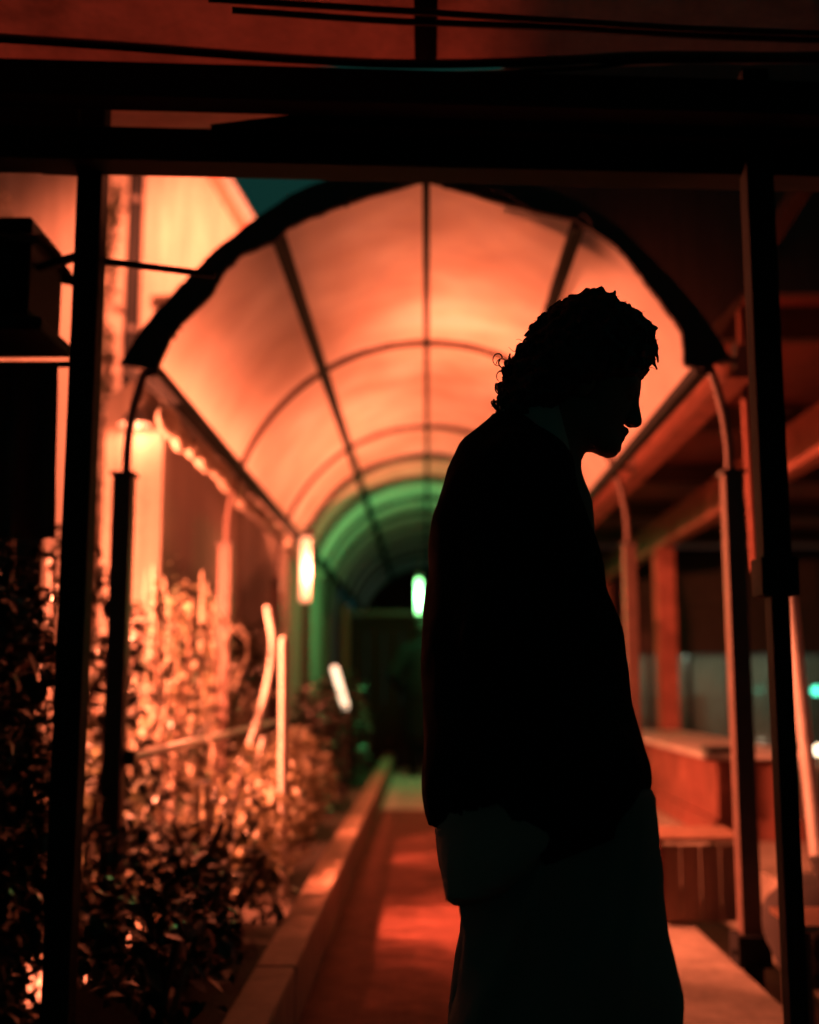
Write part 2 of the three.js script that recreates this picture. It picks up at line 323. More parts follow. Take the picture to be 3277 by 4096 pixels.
// ---------------------------------------------------------------- left: buildings
{
  const b = thing('lit_house', 'tall pale plaster house brightly lit by the street lamp, upper left', 'house', [0, 0, -10]);
  part('wall', metreUV(extrude([[-7, -0.3], [-1.2, -0.3], [-1.2, 4.36], [-2.95, 7.3], [-7, 7.3]], -6, 0, 0)), M.plasterPale, b);  // right side carried on unseen behind the canopy to shade its far bays
  part('bargeboard', bar([-1.15, 4.22, 0.06], [-2.9, 7.25, 0.06], 0.14, 0.11), M.redPaint, b);
  part('roof', metreUV(bar([-1.08, 4.26, -3], [-2.9, 7.4, -3], 6.3, 0.08)), M.greyRoof, b);
  part('downpipe', tube([[-2.63, -0.3, 0.07], [-2.62, 2, 0.07], [-2.62, 4, 0.07], [-2.61, 6.8, 0.07]], 0.07, 12, 10), M.blackSteel, b);
  for (const y of [1.2, 2.8, 4.1, 5.3]) part('pipe_collar', cyl(0.082, 0.082, 0.05, 12, [-2.62, y, 0.07]), M.darkSteel, b);
  part('ledge', metreUV(box(-2.45, -1.6, 4.4, 4.6, 0, 0.14)), M.plaster, b);
}
{
  const b = thing('outbuilding', 'low plaster outbuilding behind the hedge with lamp on its front', 'outbuilding', [0, 0, -6.9]);
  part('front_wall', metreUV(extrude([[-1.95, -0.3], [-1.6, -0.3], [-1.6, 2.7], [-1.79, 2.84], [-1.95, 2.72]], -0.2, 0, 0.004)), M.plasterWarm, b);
  part('side_wall', metreUV(box(-1.76, -1.606, -0.3, 2.69, -6.2, -0.205)), M.plasterShade, b);
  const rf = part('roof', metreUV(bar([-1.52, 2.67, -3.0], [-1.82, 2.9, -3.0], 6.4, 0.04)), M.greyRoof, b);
  part('side_wall', metreUV(box(-1.95, -1.93, -0.3, 2.7, -6.2, -0.205)), M.plasterShade, b);
  part('corner_board', box(-1.66, -1.59, -0.3, 2.68, 0.004, 0.03), M.plasterWarm, b);
}

{
  const w = thing('added_bright_wall', 'low pale wall added to brighten the gaps in the glossy hedge', 'wall', [0, -0.32, -6.85]);  // wall added so the gaps in the hedge show bright
  part('wall', metreUV(box(-4.2, -1.96, 0, 1.35, -0.12, 0.0)), M.plaster, w);
  part('coping', metreUV(box(-4.2, -1.96, 1.353, 1.41, -0.16, 0.04)), M.concrete, w);
}
{
  const f = thing('added_fence', 'dark upright board fence added to keep the garden lamp off the person', 'fence', [0, -0.32, -4.75]);  // fence added to block the garden lamp from the person
  for (let i = 0; i < 16; i++) part('board', metreUV(box(-3.5 + i * 0.12, -3.385 + i * 0.12, 0, 2.5 + rr(-0.01, 0.01), -0.012, 0.012, 0.003)), M.darkWood, f);
  for (const y of [0.4, 2.0]) part('rail', box(-3.5, -1.59, y, y + 0.08, -0.06, -0.013), M.darkWood, f);
}
// ---------------------------------------------------------------- lamps
function lampPoint(color, cd, pos, radius, parent) {
  const l = new THREE.PointLight(color, cd, 0, 2); l.position.set(...pos); l.castShadow = true; l.shadow.radius = radius; l.shadow.bias = -0.002; parent.add(l); return l;
}
{ // street lamp that lights the house front and shines through the canopy
  const s = thing('street_lamp', 'sodium street lamp above the house front, behind the gate header', 'street lamp', [-3.75, -0.3, -8.3]);
  part('pole', cyl(0.05, 0.08, 5.9, 12, [0, 2.95, 0]), M.darkSteel, s);
  part('arm', tube([[0, 5.8, 0], [0.3, 6.0, 0], [0.9, 6.02, 0], [1.35, 5.96, 0]], 0.03, 20, 8), M.darkSteel, s);
  const h = part('head', merge([new THREE.SphereGeometry(0.2, 20, 10, 0, Math.PI * 2, 0, Math.PI / 2).scale(1.3, 0.55, 0.7).translate(1.5, 5.84, 0)]), M.darkSteel, s);
  part('lamp_lens', new THREE.SphereGeometry(0.15, 20, 10, 0, Math.PI * 2, Math.PI / 2, Math.PI / 2).scale(1.3, 0.4, 0.75).translate(1.5, 5.838, 0), glow(1, 0.42, 0.16, 8), h);
  const l = new THREE.SpotLight(SODIUM, 160, 0, 1.38, 0.6, 2); l.position.set(1.5, 5.72, 0); l.target.position.set(1.8, 4.97, -0.6); l.castShadow = true; l.shadow.radius = 6; l.shadow.bias = -0.002; s.add(l, l.target);
}
{ // second street lamp, above the awning, out of the frame
  const s = thing('street_lamp', 'sodium street lamp on tall pole high above the red awning', 'street lamp', [2.75, -0.3, -6.4]);
  part('pole', cyl(0.05, 0.08, 4.6, 12, [0, 2.3, 0]), M.darkSteel, s);
  part('arm', tube([[0, 4.5, 0], [-0.4, 4.68, 0], [-1.4, 4.7, 0], [-2.1, 4.66, 0]], 0.03, 20, 8), M.darkSteel, s);
  const h = part('head', new THREE.SphereGeometry(0.2, 20, 10, 0, Math.PI * 2, 0, Math.PI / 2).scale(1.3, 0.55, 0.7).translate(-2.3, 4.54, 0), M.darkSteel, s);
  part('lamp_lens', new THREE.SphereGeometry(0.15, 20, 10, 0, Math.PI * 2, Math.PI / 2, Math.PI / 2).scale(1.3, 0.4, 0.75).translate(-2.3, 4.538, 0), glow(1, 0.42, 0.16, 8), h);
  lampPoint(SODIUM, 24, [-2.3, 4.42, 0], 6, s);
}
{ // hooded lamp on the outbuilding front
  const s = thing('hooded_lamp', 'small lamp under a dark conical shade on the outbuilding front', 'wall lamp', [-1.73, 2.52, -6.72]);
  part('shade', new THREE.LatheGeometry([[0.012, 0.13], [0.02, 0.12], [0.055, 0.05], [0.1, 0.0], [0.097, -0.004], [0.05, 0.046]].map((p) => new THREE.Vector2(...p)), 24), M.darkSteel, s);
  part('stem', tube([[0, 0.12, 0], [0, 0.2, -0.02], [0, 0.22, -0.1], [0, 0.2, -0.175]], 0.01, 16, 8), M.darkSteel, s);
  part('bulb', new THREE.SphereGeometry(0.035, 16, 12).translate(0, 0.005, 0), glow(1, 0.42, 0.18, 3), s);
  lampPoint(SODIUM, 4, [0, 0.005, 0], 1.5, s);
}
{ // garden lamp on a post behind the hedge, just outside the frame
  const s = thing('garden_lamp', 'hooded garden lamp on a post behind the hedge at the left', 'garden lamp', [-2.2, -0.32, -5.2]);
  part('pole', cyl(0.03, 0.04, 2.35, 10, [0, 1.175, -0.2]), M.darkSteel, s);
  part('arm', tube([[0, 2.32, -0.2], [0, 2.4, -0.12], [0, 2.4, 0], [0, 2.33, 0]], 0.014, 14, 8), M.darkSteel, s);
  part('shade', new THREE.LatheGeometry([[0.015, 0.2], [0.04, 0.19], [0.07, 0.1], [0.17, 0.0], [0.166, -0.004], [0.06, 0.096]].map((p) => new THREE.Vector2(...p)), 28).translate(0, 2.14, 0), M.darkSteel, s);
  part('bulb', new THREE.SphereGeometry(0.045, 16, 12).translate(0, 2.115, 0), glow(1, 0.42, 0.2, 8), s);
  lampPoint(SODIUM, 235, [0, 2.1, 0], 5, s);
}
{ // green tube far down the walkway
  const s = thing('green_tube_lamp', 'bright green tube lamp hanging far down the walkway', 'lamp', [-0.086, 1.92, -12.35]);
  part('tube', capped([[0, -0.16, 0], [0, 0, 0], [0, 0.16, 0]], 0.035, 6, 10), glow(0.3, 1, 0.3, 4), s);
  part('cap', merge([cyl(0.04, 0.04, 0.04, 12, [0, 0.21, 0]), cyl(0.04, 0.04, 0.03, 12, [0, -0.205, 0])]), M.darkSteel, s);
  part('cord', cyl(0.005, 0.005, 0.82, 6, [0, 0.64, 0]), M.plastic, s);
  lampPoint(GREEN, 4, [0, 0, 0.06], 6, s);
}
{
  const s = thing('lamp_box', 'bright upright lamp box hanging from the left eave of the arched canopy', 'lamp', [-1.0, 1.92, -9.5]);
  part('lamp_panel', box(-0.045, 0.045, -0.26, 0.28, -0.035, 0.035, 0.03), glow(1, 0.36, 0.17, 1.1), s);
  part('frame', merge([box(-0.09, 0.09, 0.28, 0.31, -0.06, 0.06), box(-0.01, 0.01, 0.31, 0.37, -0.01, 0.01)]), M.darkSteel, s);
  lampPoint(SODIUM, 3, [0.09, 0, 0.09], 3, s);
}
{
  const s = thing('tube_lamp', 'short tilted white tube lamp low behind the plants', 'lamp', [-0.72, 0.97, -9.7]);
  part('lamp_tube', capped([[-0.045, 0.15, 0], [0, 0, 0], [0.045, -0.15, 0]], 0.03, 8, 10), glow(1, 0.7, 0.45, 2.2), s);
  part('holder', cyl(0.02, 0.02, 0.8, 8, [0.045, -0.56, -0.05]), M.darkSteel, s);
}

// ---------------------------------------------------------------- far end: partition and door
{
  const p = thing('end_partition', 'dark rust coloured board partition closing the far end of the walkway', 'partition', [0, 0, -14.25]);
  for (let i = 0; i < 9; i++) part('board', metreUV(box(-0.95 + i * 0.215, -0.95 + i * 0.215 + 0.208, 0.0, 1.82 + rr(-0.01, 0.01), -0.03, rr(-0.004, 0.004))), M.dullWood, p);
  part('top_rail', box(-0.98, 1.0, 1.83, 1.89, -0.04, 0.02), M.darkSteel, p);
  part('jamb', box(-1.03, -0.955, 0, 1.95, -0.05, 0.05), M.redPaint, p);
}

// ---------------------------------------------------------------- right side: open pavilion
{
  const p = thing('pavilion', 'dark open pavilion with red beam and columns beside the walkway', 'pavilion', [0, 0, 0]);
  part('edge_beam', metreUV(box(2.18, 2.3, 2.27, 2.55, -15, -4.6, 0.008)), M.redPaint, p);
  for (const z of [-4.9, -11.0, -14.8]) part('column', metreUV(box(2.15, 2.33, 0.1, 2.27, z - 0.09, z + 0.09, 0.01)), M.redPaint, p);
  for (let i = 0; i < 6; i++) { // ceiling boards between joists
    for (let k = 0; k < 2; k++) part('ceiling_panel', metreUV(box(1.32 + k * 2.8, 4.11 + k * 2.8, 2.78, 2.8, -6.78 - i * 2.0, -4.8 - i * 2.0)), M.rust, p);
    part('joist', box(1.32, 6.9, 2.62, 2.775, -5.44 - i * 2.0, -5.36 - i * 2.0), M.darkWood, p);
  }
  part('rafter', bar([1.45, 2.9, -4.2], [1.32, 2.6, -5.3], 0.06), M.darkWood, p);
  { // dark gable boards above the arched canopy, following its curve
    const pts = []; for (let a = 0.28; a < 1.14; a += 0.06) pts.push(arcPt(a, R + 0.06)); pts.push([1.32, 2.62], [5.2, 2.62], [5.2, 3.9], [pts[0][0], 3.9]);
    part('gable_board', metreUV(extrude(pts, -4.75, -4.7, 0.003)), M.darkWood, p);
  }
  part('back_beam', box(2.3, 9, 2.0, 2.6, -15.2, -15.0), M.darkWood, p);
}
{
  const s = thing('shop_front', 'far glazed shop front with dim greenish panes beyond the pavilion', 'shop front', [0, 0, -15.1]);
  part('lintel', metreUV(box(2.35, 9, 1.38, 2.0, -0.2, 0)), M.darkWood, s);
  part('dado', metreUV(box(2.35, 9, -0.3, 0.02, -0.2, 0)), M.darkWood, s);
  part('interior_wall', metreUV(box(2.35, 9, 0.02, 1.38, -1.6, -1.55)), M.concrete, s);
  const xs = [2.45, 2.86, 3.36, 3.9, 4.1, 4.62, 5.2, 5.9, 6.6];
  for (let i = 0; i < xs.length - 1; i++) {
    part('mullion', box(xs[i] - 0.03, xs[i] + 0.03, 0.02, 1.38, -0.14, -0.02), M.darkSteel, s);
    part('pane', box(xs[i] + 0.032, xs[i + 1] - 0.032, 0.03, 1.37, -0.09, -0.084), M.glass, s);
  }
  for (const [x, y, w, h, d] of [[2.95, 0.02, 0.35, 0.5, -0.9], [3.45, 0.02, 0.3, 0.85, -1.1], [4.2, 0.02, 0.4, 0.35, -0.8], [3.1, 0.7, 0.5, 0.12, -1.3]]) part('shelf_goods', metreUV(box(x, x + w, y, y + h, d, d + 0.3, 0.02)), M.wood, s);
  part('lamp_strip', box(2.6, 6.4, 1.5, 1.54, -0.75, -0.7), glow(0.5, 0.75, 0.6, 0.6), s);
  lampPoint(new THREE.Color(0.8, 0.86, 0.66), 1.4, [3.2, 1.4, -0.7], 6, s);
  lampPoint(new THREE.Color(0.8, 0.86, 0.66), 1.4, [4.6, 1.4, -0.7], 6, s);
}
for (const [name, label, pos, c, k, r] of [
  ['signal_lamp', 'tiny cyan signal lamp at the right edge of the view', [4.6, 0.92, -14], [0.08, 1, 0.6], 3, 0.05],
  ['globe_lamp', 'small white globe lamp low at the right edge of the view', [4.6, 0.23, -14], [1, 0.75, 0.5], 5, 0.06],
  ['glow_lamp', 'soft green lamp behind the added upright at the right', [4.18, 0.17, -14], [0.15, 0.8, 0.45], 0.8, 0.09],
  ['glow_lamp', 'pair of warm lamps low beyond the counter', [3.2, 0.1, -14], [1, 0.5, 0.25], 0.7, 0.09],
]) {
  const s = thing(name, label, 'lamp', pos);
  part('globe', new THREE.SphereGeometry(r, 16, 12), glow(...c, k), s);
  part('base', cyl(r * 0.4, r * 0.5, pos[1] - 0.1 > r ? pos[1] - 0.1 - r * 0.8 : 0.03, 8, [0, pos[1] - 0.1 > r ? -(pos[1] - 0.1 + r * 0.8) / 2 : -r, 0]), M.darkSteel, s);
  lampPoint(new THREE.Color(...c), 0.03, [0, 0, r + 0.03], 2, s);
}
{ // long counter beside the walkway
  const c = thing('counter', 'long red counter with pale top running along the pavilion edge', 'counter', [1.66, 0.1, -6.95]);
  part('body', metreUV(box(0.03, 0.5, 0, 0.46, -3.4, -0.02)), M.redPaint, c);
  part('plinth', metreUV(box(0.0, 0.52, 0, 0.12, -3.42, 0.0)), M.redPaint, c);
  part('top', metreUV(box(-0.05, 0.56, 0.465, 0.5, -3.45, 0.05, 0.01)), M.palePaint, c);
  part('top_tray', box(-0.02, 0.2, 0.502, 0.53, -0.2, 0.02), M.plastic, c);
}
{ // crate beside the posts
  const c = thing('crate', 'low wooden crate standing between the canopy posts at the right', 'crate', [1.15, -0.006, -5.3]);
  for (let i = 0; i < 4; i++) part('slat', metreUV(box(-0.16 + i * 0.083, -0.16 + i * 0.083 + 0.078, 0.02, 0.33, 0.185, 0.2, 0.003)), M.wood, c);
  for (let i = 0; i < 4; i++) part('slat', metreUV(box(-0.178, -0.163, 0.02, 0.33, -0.17 + i * 0.085, -0.17 + i * 0.085 + 0.08, 0.003)), M.wood, c);
  part('corner_post', box(-0.182, -0.155, 0, 0.345, 0.19, 0.216, 0.003), M.redPaint, c);
  part('corner_post', box(0.155, 0.182, 0, 0.345, 0.19, 0.216, 0.003), M.redPaint, c);
  part('lid', metreUV(box(-0.2, 0.2, 0.346, 0.366, -0.19, 0.225, 0.006)), M.wood, c);
  part('floor_board', box(-0.16, 0.16, 0.02, 0.035, -0.17, 0.18), M.wood, c);
}
{ // sacks by the post
  const mk = (name, label, pos, s, k) => {
    const g = new THREE.IcosahedronGeometry(1, 5), p = g.attributes.position;
    for (let i = 0; i < p.count; i++) { const x = p.getX(i), y = p.getY(i), z = p.getZ(i), n = 1 + 0.16 * fbm(x * 2.2 + k, y * 2.2, z * 2.2); p.setXYZ(i, Math.sign(x) * Math.pow(Math.abs(x), 0.8) * n * s[0], Math.max(-0.97, y) * n * s[1], Math.sign(z) * Math.pow(Math.abs(z), 0.8) * n * s[2]); }
    g.deleteAttribute('normal'); const m = mergeVertices(g, 1e-4); m.computeVertexNormals();
    const o = thing(name, label, 'sack', pos); part('bag', m, M.darkCloth, o); part('neck', new THREE.LatheGeometry([[0.01, 0.05], [0.05, 0.06], [0.03, 0.0], [0.06, -0.04]].map((q) => new THREE.Vector2(...q)), 14).translate(0, s[1] * 1.0, 0), M.darkCloth, o);
  };
  mk('sack', 'black sack slumped at the foot of the right canopy post', [1.36, 0.17, -4.15], [0.2, 0.18, 0.26], 1);
}
{ // trestle board
  const t = thing('trestle_board', 'short lit board on trestle legs low at the right edge', 'trestle', [1.16, -0.006, -3.7]);
  part('board', metreUV(box(-0.08, 0.16, 0.29, 0.31, -0.14, 0.16, 0.004)), M.wood, t);
  for (const [x, z] of [[-0.05, -0.1], [-0.05, 0.12], [0.13, -0.1], [0.13, 0.12]]) part('leg', box(x - 0.012, x + 0.012, 0, 0.29, z - 0.012, z + 0.012), M.darkWood, t);
}

// ---------------------------------------------------------------- plants
const leafGeo = (() => { // a folded, pointed leaf one unit long
  const g = new THREE.BufferGeometry();
  const pos = [0, 0, 0, 0.5, 0.06, 0.24, 0.5, -0.02, 0, 0.5, 0.06, -0.24, 1, -0.08, 0];
  g.setAttribute('position', new THREE.Float32BufferAttribute(pos, 3));
  g.setIndex([0, 1, 2, 0, 2, 3, 1, 4, 2, 2, 4, 3]); g.computeVertexNormals(); return g;
})();
function foliage(n, place, size) { // leaves merged into one geometry
  const lp = leafGeo.attributes.position, ln = leafGeo.attributes.normal, li = leafGeo.index, P = [], N = [], I = [];
  const m = new THREE.Matrix4(), q = new THREE.Quaternion(), v = V(0, 0, 0), nm = new THREE.Matrix3();
  for (let i = 0; i < n; i++) {
    const c = place(i); if (!c) continue;
    q.setFromEuler(new THREE.Euler(rr(-0.9, 0.9), rr(0, 6.283), rr(-1.2, 0.6), 'YZX'));
    const s = rr(size[0], size[1]); m.compose(c, q, V(s, s, s)); nm.getNormalMatrix(m);
    const b = P.length / 3;
    for (let k = 0; k < lp.count; k++) { v.fromBufferAttribute(lp, k).applyMatrix4(m); P.push(v.x, v.y, v.z); v.fromBufferAttribute(ln, k).applyMatrix3(nm).normalize(); N.push(v.x, v.y, v.z); }
    for (let k = 0; k < li.count; k++) I.push(b + li.getX(k));
  }
  const g = new THREE.BufferGeometry(); g.setAttribute('position', new THREE.Float32BufferAttribute(P, 3)); g.setAttribute('normal', new THREE.Float32BufferAttribute(N, 3)); g.setIndex(I); return g;
}
function shrub(label, pos, [rx, ry, rz], n, size, mat, group, clump = 3.5, thresh = -0.12) {
  const o = thing('shrub', label, 'shrub', pos, group), k = rnd() * 50, stems = [];
  const ns = 6;
  for (let i = 0; i < ns; i++) { const a = rr(0, 6.28), r = rr(0.2, 0.75); stems.push(tube([[rr(-0.06, 0.06), 0, rr(-0.06, 0.06)], [Math.cos(a) * rx * r * 0.4, ry * 0.7, Math.sin(a) * rz * r * 0.4], [Math.cos(a) * rx * r, ry * rr(1.3, 1.9), Math.sin(a) * rz * r]], rr(0.008, 0.014), 10, 5)); }
  part('stems', merge(stems), M.twig, o);
  const f = part('foliage', foliage(n, () => {
    for (let t = 0; t < 12; t++) {
      const x = rr(-1, 1), y = rr(-1, 1), z = rr(-1, 1), d = x * x + y * y + z * z;
      const e = 1 + 0.3 * noise(x * 2 + k, y * 2, z * 2);
      if (d > e || d < 0.1 * rnd()) continue;
      if (fbm(x * rx * clump + k, y * ry * clump, z * rz * clump) < thresh) continue;
      return V(x * rx, ry + y * ry, z * rz);
    }
    return null;
  }, size), mat, o);
  f.userData.kind = 'stuff';
  return o;
}
// dark hedge close by on the left, standing on the lower ground
shrub('dense dark shrub nearest the camera filling the lower left corner', [-1.4, -0.32, -3.4], [0.36, 0.97, 0.34], 4200, [0.035, 0.095], M.leafDim, 'hedge along the left of the walkway', 5);
shrub('dark shrub behind the nearest one, beside the first canopy post', [-1.5, -0.32, -4.05], [0.38, 0.6, 0.4], 1500, [0.05, 0.09], M.leafDim, 'hedge along the left of the walkway', 5);
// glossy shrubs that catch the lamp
shrub('dark shrub with gaps of light between leaves just past the first canopy post', [-1.42, -0.32, -4.75], [0.36, 1.0, 0.28], 1600, [0.035, 0.11], M.leafDim, 'hedge along the left of the walkway', 6, 0.02);
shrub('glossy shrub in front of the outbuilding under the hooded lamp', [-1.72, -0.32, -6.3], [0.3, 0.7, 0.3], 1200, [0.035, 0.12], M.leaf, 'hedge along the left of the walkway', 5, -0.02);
shrub('low leafy plant paled as if lamplit in the bed before the second post', [-0.82, 0.05, -5.75], [0.26, 0.33, 0.62], 2000, [0.035, 0.08], M.leafLit, 'plants in the bed beside the kerb', 6);
shrub('sparse dark plant in the bed nearest the camera by the kerb', [-0.76, 0.05, -3.5], [0.24, 0.22, 0.5], 420, [0.035, 0.09], M.leafDim, 'plants in the bed beside the kerb', 6, 0.0);
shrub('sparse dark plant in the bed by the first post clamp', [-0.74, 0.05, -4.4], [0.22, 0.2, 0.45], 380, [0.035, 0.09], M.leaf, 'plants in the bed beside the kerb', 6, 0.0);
shrub('thin dark leafy shrub standing in front of the brightly lit one', [-1.24, -0.32, -5.75], [0.2, 0.98, 0.45], 620, [0.04, 0.11], M.leafDim, 'hedge along the left of the walkway', 6, 0.02);
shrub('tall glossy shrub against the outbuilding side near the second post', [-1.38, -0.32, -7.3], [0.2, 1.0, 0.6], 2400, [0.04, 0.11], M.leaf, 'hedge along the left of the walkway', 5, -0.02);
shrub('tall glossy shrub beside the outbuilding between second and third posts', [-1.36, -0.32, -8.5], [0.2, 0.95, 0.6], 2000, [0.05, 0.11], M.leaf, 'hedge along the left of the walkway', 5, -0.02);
shrub('low dark gappy plant in the bed between first and second posts', [-0.88, 0.05, -4.75], [0.28, 0.3, 0.5], 360, [0.03, 0.1], M.leafDim, 'plants in the bed beside the kerb', 6, 0.03);
shrub('low dark plant in the bed at the first canopy post', [-0.88, 0.05, -3.95], [0.26, 0.26, 0.4], 380, [0.04, 0.09], M.leafDim, 'plants in the bed beside the kerb', 6, -0.05);
shrub('leafy shrub paled as if lamplit outside the second canopy post', [-1.36, -0.32, -6.4], [0.2, 0.95, 0.42], 1150, [0.04, 0.08], M.leafLit, 'plants in the bed beside the kerb', 6);
shrub('low leafy plant paled as if lamplit in the bed past the second post', [-0.85, 0.05, -7.6], [0.25, 0.34, 0.6], 1300, [0.05, 0.09], M.leafLit, 'plants in the bed beside the kerb', 5);
shrub('dark leafy plant in the bed before the third post', [-0.85, 0.05, -9.2], [0.25, 0.5, 0.5], 1200, [0.05, 0.08], M.leafDim, 'plants in the bed beside the kerb', 5);
shrub('dark plant in the bed at the fourth post', [-0.8, 0.05, -11.2], [0.25, 0.55, 0.7], 1200, [0.06, 0.1], M.leafDim, 'plants in the bed beside the kerb', 5);
{ // climber on the house wall
  const o = thing('wall_climber', 'dappled climbing plant in a narrow strip up the lit house wall', 'climber', [-2.87, -0.3, -9.92]);
  part('stem', tube([[0, 0, 0.02], [0.03, 2, 0.03], [-0.03, 4, 0.02], [0.02, 6.6, 0.03]], 0.02, 30, 6), M.twig, o);
  part('foliage', foliage(3000, () => { const y = rr(0.3, 7), x = rr(-0.13, 0.13); return fbm(x * 8, y * 3, 2) > -0.05 ? V(x, y, rr(0.02, 0.14)) : null; }, [0.05, 0.1]), M.leafDim, o).userData.kind = 'stuff';
}
{ // tree crown seen through the gap at the far left
  const o = thing('small_tree', 'lamplit small tree showing above the black cabinet', 'tree', [-3.75, -0.3, -7.4]);
  part('trunk', tube([[0, 0, 0], [0.05, 1.4, 0.02], [-0.02, 2.6, 0], [0.1, 3.8, 0.05]], 0.05, 20, 8), M.twig, o);
  part('crown', foliage(2600, () => { for (let t = 0; t < 10; t++) { const x = rr(-1, 1), y = rr(-1, 1), z = rr(-1, 1); if (x * x + y * y + z * z > 1 || fbm(x * 3, y * 3, z * 3 + 9) < -0.05) continue; return V(x * 0.95, 4.3 + y * 0.9, z * 0.8); } return null; }, [0.06, 0.12]), M.leafLit, o).userData.kind = 'stuff';
}
// pale canes and stakes among the bed plants
for (const [label, pts, r] of [
  ['straight pale stake standing just outside the kerb', [[-0.655, 0.05, -5.45], [-0.66, 0.5, -5.45], [-0.668, 1.2, -5.45]], 0.021],
  ['pale stake bowed in an arc between second and third posts', [[-1.02, 0.05, -6.3], [-1.0, 0.5, -6.35], [-0.9, 0.9, -6.45], [-0.86, 1.2, -6.5], [-0.9, 1.42, -6.55]], 0.018],
  ['pale stake leaning low beside the second post', [[-0.95, 0.05, -5.9], [-0.9, 0.3, -5.95], [-0.84, 0.72, -6.05]], 0.015],
  ['pale stake crossing low between the two upright ones', [[-0.98, 0.05, -5.5], [-0.85, 0.4, -5.6], [-0.68, 0.62, -5.7]], 0.012],
]) tag(part('garden_stake', capped(pts, r, 20, 8), M.palePaint, scene), label, 'garden stake', 'stakes in the planting bed');

{ // tangle of pale bare stems rising through the bed
  const o = thing('stem_plant', 'tangled pale bare stems rising through the leaves behind the kerb', 'plant', [-1.3, -0.3, -6.5]);
  for (let i = 0; i < 34; i++) {
    const x = rr(-0.18, 0.16), z = rr(-0.9, 0.9), h = rr(1.2, 1.95), a = rr(-0.25, 0.25), b = rr(-0.3, 0.3);
    const w = () => rr(-0.025, 0.025), pts = [[x, 0, z], [x + a * 0.3 + w(), h * 0.2, z + b * 0.2 + w()], [x + a * 0.6 + w(), h * 0.42, z + b * 0.5 + w()], [x + a * 0.9 + w(), h * 0.66, z + b * 0.9 + w()], [x + a + w() * 3, h * 0.85, z + b + w()], [x + a + rr(-0.15, 0.15), h, z + b * 0.6]];
    const r0 = rr(0.006, 0.013), m = part('stem', tapered(pts, r0, r0 * 0.3, 18), M.cane, o);
    for (let k = 0; k < 2; k++) { const q = pts[2 + Math.floor(rnd() * 3)], l = rr(0.1, 0.3), d = rr(-1, 1); part('twig', tapered([q, [q[0] + d * l * 0.5, q[1] + l * 0.5, q[2] + rr(-0.08, 0.08)], [q[0] + d * l, q[1] + l * rr(0.6, 1.1), q[2] + rr(-0.12, 0.12)]], r0 * 0.45, r0 * 0.12, 8), M.cane, m); }
  }
}
{ // unseen roof added over the camera to block sky light
  const o = thing('added_entry_roof', 'dark boarded roof added over the viewer to block sky light', 'roof', [0, 2.78, 0]);
  for (let i = 0; i < 16; i++) part('roof_board', metreUV(box(-3.2 + i * 0.4, -2.808 + i * 0.4, 0, 0.03, -1.3, 2.4)), M.darkWood, o);
  for (const z of [-1.0, 0.6, 2.2]) part('roof_beam', box(-3.2, 3.2, -0.12, -0.002, z, z + 0.1), M.darkWood, o);
  for (const x of [-3.1, 3.1]) for (const z of [-1, 2.2]) part('roof_post', box(x - 0.06, x + 0.06, -3.08, -0.002, z - 0.06, z + 0.06), M.darkWood, o);
}
// ---------------------------------------------------------------- people
function tapered(pts, r0, r1, seg = 10) { // a tube that thins towards its end
  const g = tube(pts, 1, seg, 5), c = new THREE.CatmullRomCurve3(pts.map((p) => V(...p))), p = g.attributes.position;
  for (let i = 0; i < p.count; i++) { const j = Math.floor(i / 6), q = c.getPointAt(Math.min(1, j / seg)), r = r0 + (r1 - r0) * (j / seg); p.setXYZ(i, q.x + (p.getX(i) - q.x) * r, q.y + (p.getY(i) - q.y) * r, q.z + (p.getZ(i) - q.z) * r); }
  return g;
}
function sdfMesh(fn, lo, hi, cell) {
  const L = Math.max(hi[0] - lo[0], hi[1] - lo[1], hi[2] - lo[2]), n = Math.ceil(L / cell) + 5;
  const c = [0, 1, 2].map((k) => (lo[k] + hi[k]) / 2), half = (n / 2) * cell;
  const mc = new MarchingCubes(n, M.skin, false, false, 400000); mc.isolation = 0;
  const N = [0, 1, 2].map((k) => (hi[k] - lo[k]) / 2 + 2 * cell);
  for (let z = 0; z < n; z++) for (let y = 0; y < n; y++) for (let x = 0; x < n; x++) {
    const p = [((x - n / 2) / (n / 2)) * half, ((y - n / 2) / (n / 2)) * half, ((z - n / 2) / (n / 2)) * half];
    const out = Math.abs(p[0]) > N[0] || Math.abs(p[1]) > N[1] || Math.abs(p[2]) > N[2];
    mc.field[x + y * n + z * n * n] = out ? -1 : -fn(p[0] + c[0], p[1] + c[1], p[2] + c[2]);
  }
  mc.update();
  const cnt = mc.count, P = new Float32Array(mc.positionArray.subarray(0, cnt * 3));
  for (let i = 0; i < cnt; i++) for (let k = 0; k < 3; k++) P[i * 3 + k] = P[i * 3 + k] * half + c[k];
  let g = new THREE.BufferGeometry(); g.setAttribute('position', new THREE.BufferAttribute(P, 3));
  g = mergeVertices(g, cell * 0.01); g.computeVertexNormals();
  const uv = new Float32Array(g.attributes.position.count * 2); for (let i = 0; i < uv.length / 2; i++) { uv[i * 2] = g.attributes.position.getX(i) + g.attributes.position.getZ(i); uv[i * 2 + 1] = g.attributes.position.getY(i); }
  g.setAttribute('uv', new THREE.BufferAttribute(uv, 2)); return g;
}
const smin = (a, b, k) => { const h = Math.max(0, Math.min(1, 0.5 + 0.5 * (b - a) / k)); return b + (a - b) * h - k * h * (1 - h); };
